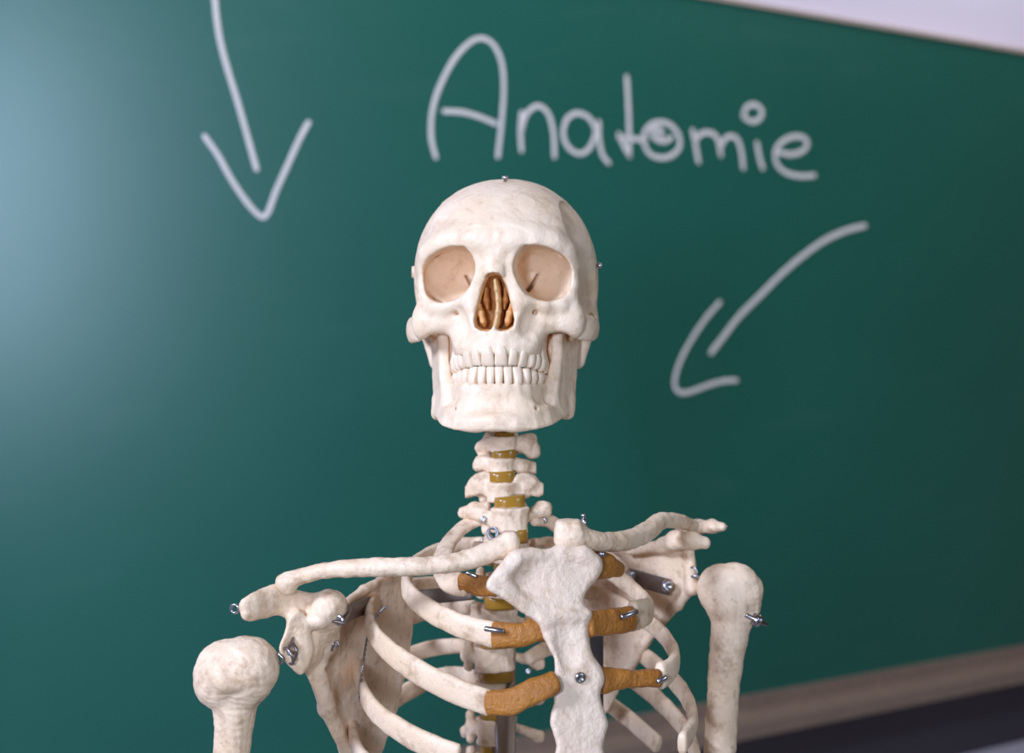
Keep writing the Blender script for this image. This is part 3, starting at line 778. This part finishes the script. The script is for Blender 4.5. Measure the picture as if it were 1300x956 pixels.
def build_scapula_far():
    def Yb(px, py): return 1098+(878-px)*.52+(py-730)*.06
    blade = [(700, 712), (740, 704), (790, 699), (826, 694), (852, 688), (873, 692), (874, 706), (876, 731), (881, 748), (870, 758), (855, 772), (838, 790), (822, 812), (800, 850), (775, 900), (755, 920), (738, 880), (722, 820), (708, 760)]
    S = SDF((20, 1040, -340), (165, 1215, -105), .9)
    S.add(pxplate(blade, Yb, 4.5, 1.8, 0), 1)
    out = [(878, 745), (860, 768), (838, 792), (820, 815), (795, 860)]
    chain(S, [P(a, b, Yb(a, b)) for a, b in out], [4.4, 3.6, 3.4, 3.4, 3], 3)
    S.add(cap(P(875, 700, 1098), P(879, 748, 1096), 4, 5), 4)
    # coracoid finger
    chain(S, [P(845, 692, 1104), P(858, 686, 1085), P(876, 686, 1074), P(894, 689, 1074)], [6, 6.5, 6, 4.6], 4)
    S.add(cap(P(800, 700, 1128), P(845, 692, 1104), 3, 5), 5)
    # acromion and the ridge behind
    chain(S, [P(836, 694, 1135), P(862, 680, 1135), P(886, 669, 1120), P(905, 668, 1108), P(916, 669, 1104)], [3.5, 4.5, 5, 4.4, 3.4], 4, sc=(1, 1.5, 1))
    S.rough(.35, 1.2, 2.)
    v, f = S.mesh()
    return mesh_obj('scapula', v, f, M['bone'], ROOT, label='shoulder blade seen edge on behind the ribs, the farther one')
SCAP_R = build_scapula_far()
# dark straps between blades and ribs
def strap(path, parent, wid=5.6):
    pts = [P(*a) for a in path]
    v, f = sweep(pts, wid, .9, lambda p: np.array([-.4, -1, .1]), 40, 12, 6., True)
    return mesh_obj('metal_strap', v, f, M['strap'], parent, label='dark bronze metal strap')
sL = strap([(427, 790, 950), (440, 782, 964), (458, 772, 1002), (485, 764, 1062), (520, 760, 1096), (560, 756, 1108), (600, 752, 1106)], SCAP_L)
mesh_obj('bolt', *bolt(P(431, 787.5, 953), (-.4, -1, .1), 3.6, 1.6), M['steel'], SCAP_L)
sR = strap([(798, 731, 1128), (815, 736, 1118), (832, 741, 1108), (850, 746, 1098)], SCAP_R, 6.)
mesh_obj('bolt', *bolt(P(846, 744, 1098), (.35, -1, .1), 4.4, 3.5), M['steel'], SCAP_R)
mesh_obj('bolt', *bolt(P(801, 731, 1124), (.35, -1, .1), 3.4, 3.5), M['steel'], SCAP_R)
# eyelets, hooks and links
mesh_obj('eyelet', *join(ring(P(298, 773, 934), (.3, 1, .1), 2.6, .85), lathe(P(303, 772, 934), (1, .05, 0), [(-1, 1), (4, 1)], 10)), M['steel'], SCAP_L)
mesh_obj('joint_hook', *join(ring(P(366, 833, 938), (.75, .6, .35), 5.4, 1.1), sweep([P(373, 806, 946), P(370, 816, 940), P(366, 824, 936), P(367, 831, 935)], 1.1, 1.1, lambda p: (1, 0, 0), 20, 8, 2.), tube([P(371, 815, 943), P(376, 826, 941), P(374, 838, 942), P(369, 842, 941)], 1.)), M['wire'], SCAP_L, label='steel hook and loop in the shoulder socket')
mesh_obj('wire_twist', *join(tube([P(420, 810, 974), P(423, 818, 972), P(421, 826, 973)], .8), ring(P(426.5, 818, 973), (.2, 1, 0), 1.8, .7)), M['wire'], SCAP_L)
mesh_obj('joint_hook', *join(ring(P(880, 726, 1092), (.7, .7, 0), 3.4, .9), ring(P(884, 733, 1088), (.2, .4, 1), 3.2, .9)), M['steel'], SCAP_R)
mesh_obj('screw', *lathe(P(919, 669, 1103), (1, 0, .1), [(-3, 1.4), (2, 1.4), (3, .8)], 10), M['steel'], SCAP_R)

# ---------------------------------------------------------------- upper arm bones
S = from_chain('humerus', [(306, 862, 936, 33), (300, 890, 936, 28), (296, 930, 938, 24), (292, 1000, 940, 22), (290, 1100, 945, 21.5), (288, 1250, 950, 21)],
               9, [(316, 848, 934, 40, (.96, 1, 1)), (273, 850, 930, 24, (1., 1, 1.2)), (290, 842, 930, 27, (1, 1, .95)), (268, 872, 930, 20, (1, 1, 1.2)), (286, 862, 918, 14)], 3., .42)
S.sub(cap(P(284, 822, 914), P(293, 866, 908), 2.6, 3.2), 7)
HUM_L = finish(S, 'humerus', label='upper arm bone showing its broad rounded head, the nearer one')
S = from_chain('humerus', [(924, 752, 1082, 30), (928, 775, 1082, 28), (926.5, 803, 1080, 24), (922, 838, 1078, 21.8), (919, 870, 1076, 20.6), (914, 950, 1070, 20), (908, 1080, 1062, 19.5), (902, 1200, 1055, 19.5)],
               7, [(917, 748, 1084, 32.5, (.98, 1, 1)), (948, 748, 1080, 17, (1, 1.1, 1.3)), (956, 760, 1082, 11, (.9, 1.2, 1.9), 3.), (927, 769, 1070, 14, (1, .8, 1.)), (936, 733, 1078, 18)], 8., .4)
S.sub(cap(P(937, 728, 1058), P(940, 788, 1062), 3.2, 1.8), 5)
HUM_R = finish(S, 'humerus', label='upper arm bone with a steel bolt through its neck, the farther one')
ax = P(975, 795, 1080)-P(955, 786, 1070); ax /= np.linalg.norm(ax)
mesh_obj('bolt', *lathe(P(956, 785, 1072), ax, [(-8, 1.6), (0, 1.6), (0, 4.2), (2.4, 4.6), (3.2, 2.2), (3.6, 4.8), (6, 4.6), (6.2, 1.5), (15.5, 1.5), (16, 1.0)], 16), M['steel'], HUM_R, label='steel bolt with washers')
mesh_obj('eyelet', *ring(P(354, 836, 936), (.6, .8, .3), 3.2, .9), M['steel'], HUM_L)

# ---------------------------------------------------------------- small fittings on the ribs and breastbone
def pin(a, b, parent, r=1.7):
    a, b = P(*a), P(*b); d = b-a; L = np.linalg.norm(d)
    mesh_obj('spring_pin', *lathe(a, d, [(0, r*.8), (.6, r), (L-.6, r), (L, r*.8)], 12), M['steel'], parent)
pin((615, 798, 930), (640, 801.5, 929), r2); pin((788, 784, 962), (809, 776, 968), q2, 1.9); pin((834, 866, 960), (846, 859, 962), q3, 1.9)
pin((592, 727, 957), (606, 732, 955), r1, 1.4); pin((761, 703, 964), (768, 704, 966), q1, 2.0)
mesh_obj('bolt', *bolt(P(736, 860, Yst(736, 860)-5.5), (.36, -1, -.1), 3.6, 2), M['steel'], STER)
for (a, b, y, r, par) in ((614, 659, 1066, 2.3, r1), (613, 688, 1096, 2.2, r2), (610, 771, 1128, 2.3, r4), (600, 858, 1150, 2.4, r6), (691, 661, 1084, 2.2, q1), (684, 691, 1095, 2.2, q2), (671, 852, 1126, 2.3, q5)):
    mesh_obj('bolt', *bolt(P(a, b, y), (-.2, -1, .1), r, 2), M['steel'], par)
mesh_obj('wire_loop', *join(ring(P(626, 677, 1046), (.5, 1, -.2), 3.9, .75), ring(P(624, 678, 1049), (.5, 1, -.2), 3.9, .75)), M['wire'], r2)
wp = [(492, 769, 985), (484, 776, 984), (476, 786, 985), (470, 798, 984), (466, 812, 986), (463, 830, 990), (460, 850, 990), (457, 868, 985), (455, 890, 980)]
base = crom([P(*a) for a in wp], 70); tw = []
def strand(ph):
    return [base[i]+np.array([.55*math.cos(i*.9+ph), 0, .55*math.sin(i*.9+ph)]) for i in range(len(base))]
mesh_obj('twisted_wire', *join(sweep(strand(0), .42, .42, lambda p: (0, 1, .1), 140, 6, 2.), sweep(strand(math.pi), .42, .42, lambda p: (0, 1, .1), 140, 6, 2.)), M['wire'], r3, label='thin twisted steel wire hanging over the rib')
# support: dark rail behind the breastbone, rod up the spine, base on the floor
mesh_obj('support_bar', *join(box(P(749, 800, 1075)+np.array([0, 0, -260]), P(766, 800, 1075)+np.array([0, 3, 12]))), M['dark'], ROOT, smooth=False, label='flat dark metal bar behind the breastbone')
rodx, rody = P(640, 800, 1135)[:2]
mesh_obj('support_rod', *lathe(np.array([rodx, rody, -CAMH*1000+60]), (0, 0, 1), [(0, 9), (CAMH*1000-270, 9), (CAMH*1000-270, 6), (CAMH*1000-100, 6)], 20), M['steel'], ROOT)
legs = [lathe(np.array([rodx, rody, -CAMH*1000+40]), (0, 0, 1), [(0, 30), (30, 30), (36, 24), (60, 12)], 24)]
for k in range(5):
    a = 2*math.pi*k/5+.3; d = np.array([math.cos(a), math.sin(a), 0])
    c = np.array([rodx, rody, -CAMH*1000+55])
    legs.append(sweep([c+d*15, c+d*140, c+d*270-(0, 0, 12), c+d*285-(0, 0, 40)], [11, 10, 9, 8], [9, 8, 8, 8], lambda p: (0, 0, 1), 20, 12, 3.) if False else sweep([c+d*15, c+d*140, c+d*270], 11, 9, lambda p: (0, 0, 1), 16, 12, 3.))
    legs.append(lathe(c+d*265+np.array([-d[1], d[0], 0])*-12-(0, 0, 30), (-d[1], d[0], 0), [(0, 20), (2, 25), (22, 25), (24, 20)], 20))
mesh_obj('support_base', *join(*legs), M['dark'], ROOT)

# ================================================================= CHALKBOARD
BD = np.array([2774., 1900., 0]); BD /= np.linalg.norm(BD); BY0 = 2320.
BN = np.array([BD[1], -BD[0], 0])       # towards the room
def onboard(px, py, off=0.):
    """point of the board face behind a spot of the picture -> (s along, z)"""
    a = (px-CX)/F
    Y = BY0*BD[0]/(BD[0]-BD[1]*a)
    return (np.array([a*Y, Y, 0])-np.array([0, BY0, 0])).dot(BD), -(py-CY)/F*Y
def bw(s, z, off): return np.array([0, BY0, 0])+BD*s+BN*off+np.array([0, 0, z])
def bbox3(s0, s1, z0, z1, o0, o1, bev=0):
    v = [bw(s, z, o) for s in (s0, s1) for o in (o0, o1) for z in (z0, z1)]
    return np.array(v), [(0, 1, 3, 2), (4, 6, 7, 5), (0, 4, 5, 1), (2, 3, 7, 6), (0, 2, 6, 4), (1, 5, 7, 3)]
zt = np.mean([onboard(1000, 17)[1], onboard(1175, 47)[1], onboard(1298, 68)[1]])
zb = np.mean([onboard(1060, 864)[1], onboard(1175, 841)[1], onboard(1298, 817)[1]])
S0, S1 = -1000., 2600.
BOARD = empty('chalkboard', bw((S0+S1)/2, zb-80, 0), 'large dark green chalkboard with chalk writing and arrows mounted on the white wall', 'chalkboard')
def board_mat():
    m, nt, b = new_mat('green_chalkboard')
    tc = N(nt, 'ShaderNodeTexCoord'); o = tc.outputs['Object']
    n = N(nt, 'ShaderNodeTexNoise'); n.inputs['Scale'].default_value = 2.2; n.inputs['Detail'].default_value = 5; n.inputs['Roughness'].default_value = .6
    mp = N(nt, 'ShaderNodeMapping'); mp.inputs['Scale'].default_value = (1, 1, 1.6); nt.links.new(o, mp.inputs[0]); nt.links.new(mp.outputs[0], n.inputs['Vector'])
    n2 = N(nt, 'ShaderNodeTexNoise'); n2.inputs['Scale'].default_value = 6; n2.inputs['Detail'].default_value = 3; n2.inputs['Distortion'].default_value = 1.5
    mp2 = N(nt, 'ShaderNodeMapping'); mp2.inputs['Rotation'].default_value = (0, .5, .6); mp2.inputs['Scale'].default_value = (.35, .35, 2.2)
    nt.links.new(o, mp2.inputs[0]); nt.links.new(mp2.outputs[0], n2.inputs['Vector'])
    c = ramp(nt, n.outputs['Fac'], [(.3, BOARD_DK), (.7, BOARD_LT)])
    sm = ramp(nt, n2.outputs['Fac'], [(.6, (0, 0, 0)), (.85, (.035,)*3)])
    cc = mixc(nt, sm.outputs[0], c.outputs[0], (.42, .45, .44))
    nt.links.new(cc, b.inputs['Base Color'])
    b.inputs['Roughness'].default_value = .31; b.inputs['Specular IOR Level'].default_value = .8; b.inputs['Coat Weight'].default_value = 1.; b.inputs['Coat Roughness'].default_value = .31
    return m
BOARD_DK = (.003, .128, .092); BOARD_LT = (.006, .142, .102)
M['board'] = board_mat()
M['frame'] = plain_mat('beige_frame', (.55, .43, .33), .5)
M['traywood'] = plain_mat('tray_wood', (.27, .19, .14), .5, 0, .05, 60, var=.1)
M['trayshade'] = plain_mat('tray_shade', (.06, .05, .06), .6)  # near-black colour imitates the shade below the tray
M['chalk'] = plain_mat('chalk', (.88, .82, .78), .9, 0, .3, 500, .1, .1)
mesh_obj('writing_panel', *bbox3(S0, S1, zb, zt, -22, 0), M['board'], BOARD, False, 'glossy dark green writing surface')
mesh_obj('frame_rail', *bbox3(S0-12, S1+12, zt, zt+7, -24, 6), M['frame'], BOARD, False, 'slim beige upper rail')
mesh_obj('frame_stile', *bbox3(S0-12, S0, zb, zt, -24, 6), M['frame'], BOARD, False)
mesh_obj('frame_stile', *bbox3(S1, S1+12, zb, zt, -24, 6), M['frame'], BOARD, False)
# chalk tray: a swept profile under the panel
prof = [(-24, 0), (8, 0), (8, -26), (62, -34), (66, -28), (70, -28), (70, -52), (-24, -62)]
V = [bw(s, zb+z, o) for s in (S0-12, S1+12) for (o, z) in prof]; n = len(prof)
Fc = [(k, (k+1) % n, n+(k+1) % n, n+k) for k in range(n)]+[tuple(range(n))[::-1], tuple(range(n, 2*n))]
mesh_obj('chalk_tray', np.array(V), Fc, M['traywood'], BOARD, False, 'brown chalk tray along the lower edge')
mesh_obj('shade_strip', *bbox3(S0-12, S1+12, zb-190, zb-62, -24, 10), M['trayshade'], BOARD, False, 'dark strip standing in for the shade under the chalk tray')  # added dark strip, the tray's shade put into its colour

def stroke(pxpts, wpx, n=50, lift=.5):
    sz = [onboard(a, b) for a, b in pxpts]
    Y = np.mean([BY0*BD[0]/(BD[0]-BD[1]*(a-CX)/F) for a, b in pxpts])
    r = wpx*.5*Y/F
    if len(sz) == 2: sz = [sz[0], ((sz[0][0]+sz[1][0])/2, (sz[0][1]+sz[1][1])/2), sz[1]]
    A = crom(np.c_[np.array(sz), np.zeros(len(sz))], n)[:, :2]
    T = np.gradient(A, axis=0); T /= np.linalg.norm(T, axis=1)[:, None]+1e-9
    Nn = np.c_[-T[:, 1], T[:, 0]]
    rows = [(A[0]-T[0]*r*.92, Nn[0], .35), (A[0]-T[0]*r*.6, Nn[0], .8)]+[(A[i], Nn[i], 1.) for i in range(n)]+[(A[-1]+T[-1]*r*.6, Nn[-1], .8), (A[-1]+T[-1]*r*.92, Nn[-1], .35)]
    V = []; Fc = []
    for i, (c, nn, k) in enumerate(rows):
        kk = k*(1+.10*mnoise.noise(Vector((i*.35, wpx, A[0][0]*.01))))
        for sgn, off in ((1, .05), (.8, .7), (-.8, .7), (-1, .05)):
            q = c+nn*r*kk*sgn; V.append(bw(q[0], q[1], off))
    for i in range(len(rows)-1):
        for k in range(3): Fc.append((i*4+k, i*4+k+1, i*4+k+5, i*4+k+4))
    Fc.append((0, 1, 2, 3)); e = (len(rows)-1)*4; Fc.append((e+3, e+2, e+1, e))
    return np.array(V), Fc
def word(pts): return [(520+a/2.407, 20+b/2.407) for a, b in pts]
def arr1(pts): return [(230+a/3.185, b/3.185) for a, b in pts]
def arr2(pts): return [(830+a/3.676, 260+b/3.676) for a, b in pts]
W = 6.4
letters = {
 'A': [[(80, 432), (66, 370), (70, 290), (95, 210), (140, 128), (190, 78), (228, 70), (260, 93), (283, 150), (288, 230), (281, 330), (270, 430)], [(105, 292), (160, 295), (210, 308), (264, 330)]],
 'n': [[(342, 412), (339, 350), (343, 296)], [(342, 350), (358, 300), (392, 276), (424, 300), (440, 360), (443, 430)]],
 'a': [[(568, 345), (548, 312), (512, 298), (480, 318), (470, 365), (488, 405), (523, 422), (553, 400), (572, 350)], [(578, 325), (580, 380), (590, 425), (608, 449)]],
 't': [[(664, 188), (668, 260), (671, 345), (672, 428)], [(640, 362), (654, 395), (672, 426)], [(640, 372), (680, 376), (722, 380)]],
 'o': [[(800, 372), (780, 384), (755, 378), (742, 360), (752, 346), (770, 352), (768, 366)], [(715, 385), (722, 350), (752, 327), (790, 330), (820, 360), (825, 400), (800, 428), (762, 434), (730, 418), (714, 385)]],
 'm': [[(865, 350), (875, 400), (883, 446)], [(872, 385), (890, 362), (920, 358), (942, 378), (952, 425)], [(950, 400), (970, 372), (998, 374), (1013, 410), (1020, 465)]],
 'i': [[(1062, 390), (1069, 430), (1079, 465)], [(1020, 305), (1030, 280), (1055, 272), (1076, 288), (1072, 312), (1048, 324), (1022, 310)]],
 'e': [[(1130, 418), (1170, 424), (1206, 410), (1216, 385), (1192, 369), (1152, 377), (1120, 408), (1122, 452), (1152, 480), (1195, 490), (1236, 488)]],
}
s, z = onboard(800, 170)
WORD = None
WORD = bpy.data.objects.new('chalk_word', None); col.objects.link(WORD)
wc = toW(bw(s, z, 0)); WORD.parent = BOARD; WORD.location = [wc[i]-BOARD['_w'][i] for i in range(3)]; WORD['_w'] = list(wc)
WORD['label'] = 'handwritten chalk word Anatomie'
order = ['A', 'n', 'a', 't', 'o', 'm', 'i', 'e']
for ch in order:
    mesh_obj('chalk_letter', *join(*[stroke(word(p), W) for p in (letters[ch][:1] if ch == 'i' else letters[ch])]), M['chalk'], WORD, False, 'chalk letter '+ch)
mesh_obj('letter_dot', *stroke(word(letters['i'][1]), W), M['chalk'], WORD, False, 'round chalk dot of the letter i')
mesh_obj('chalk_arrow', *join(stroke(arr1([(128, -60), (135, -20), (140, 40), (155, 150), (185, 270), (225, 400), (265, 540), (305, 683)]), 7.4),
                              stroke(arr1([(95, 552), (150, 630), (200, 720), (260, 810), (312, 868), (345, 870), (385, 770), (430, 670), (480, 560), (515, 496)]), 7.2, 80)), M['chalk'], BOARD, False, 'thick chalk arrow pointing straight down')
mesh_obj('chalk_arrow', *join(stroke(arr2([(985, 98), (900, 120), (800, 165), (700, 235), (600, 320), (500, 420), (400, 520), (330, 610), (268, 690)]), 6.8),
                              stroke(arr2([(308, 455), (240, 535), (170, 640), (120, 740), (98, 820), (105, 860), (130, 878), (180, 870), (260, 840), (330, 822), (385, 820)]), 6., 80)), M['chalk'], BOARD, False, 'curved chalk arrow pointing down to the left')

# ================================================================= ROOM
M['wall'] = plain_mat('wall_paint', (.84, .77, .86), .85, 0, .15, 90)
M['floor'] = plain_mat('floor_vinyl', (.30, .27, .24), .4, 0, .02, 40, var=.12)
w = mesh_obj('wall_back', *bbox3(-2400, 4200, -CAMH*1000, 1450, -150, -24), M['wall'], None, False); w['kind'] = 'structure'
fv = np.array([bw(s, z, o) for s in (-2400, 4200) for o in (-150, 4600) for z in (-CAMH*1000-80, -CAMH*1000)])
w = mesh_obj('floor', fv, [(0, 1, 3, 2), (4, 6, 7, 5), (0, 4, 5, 1), (2, 3, 7, 6), (0, 2, 6, 4), (1, 5, 7, 3)], M['floor'], None, False); w['kind'] = 'structure'

# ================================================================= LIGHT
def area(name, loc, target, size, size_y, power, color):
    L = bpy.data.lights.new(name, 'AREA'); L.shape = 'RECTANGLE'; L.size = size; L.size_y = size_y; L.energy = power; L.color = color
    o = bpy.data.objects.new(name, L); col.objects.link(o); o.location = loc
    o.rotation_euler = (Vector(target)-Vector(loc)).to_track_quat('-Z', 'Y').to_euler()
    return o
area('key_light', (-1.74, -.69, CAMH+1.14), (0, 1.05, CAMH-.05), .55, .55, 93, (.60, .70, 1))
area('soft_light', (-.27, -.3, CAMH+.07), (0, 1.05, CAMH-.05), .13, .13, 12, (.63, .73, 1))
area('window_light', (2.4, -.85, 2.15), (-.6, 1.9, 1.85), .45, 1.3, 29, (.58, .74, 1))
area('ceiling_light', (1.25, 2.72, CAMH+1.2), (1.25, 2.9, CAMH), 1.2, .2, 4, (.95, .92, 1))
area('board_fill', (.1, 1.72, CAMH+1.3), (.3, 2.45, CAMH+.15), 1.6, .25, 7, (.95, .92, .90))  # added fill that brightens the board and its chalk
wd = bpy.data.worlds.new('world'); bpy.context.scene.world = wd; wd.use_nodes = True
bg = wd.node_tree.nodes['Background']; bg.inputs[0].default_value = (1, .58, .26, 1); bg.inputs[1].default_value = .06

# ================================================================= CAMERA
cd = bpy.data.cameras.new('camera'); cam = bpy.data.objects.new('camera', cd); col.objects.link(cam)
cam.location = (0, 0, CAMH); cam.rotation_euler = (math.pi/2, 0, 0)
cd.sensor_fit = 'HORIZONTAL'; cd.sensor_width = 36; cd.lens = F/1300*36
cd.shift_y = -(478-CY)/1300
cd.clip_start = .02; cd.clip_end = 50
cd.dof.use_dof = True; cd.dof.focus_distance = .985; cd.dof.aperture_fstop = 5.4
sc = bpy.context.scene; sc.camera = cam
sc.cycles.diffuse_bounces = 8
sc.view_settings.view_transform = 'Standard'; sc.view_settings.look = 'None'; sc.view_settings.exposure = .1; sc.view_settings.gamma = 1
sc.view_settings.use_curve_mapping = False
for o in list(bpy.data.objects):
    if '_w' in o: del o['_w']
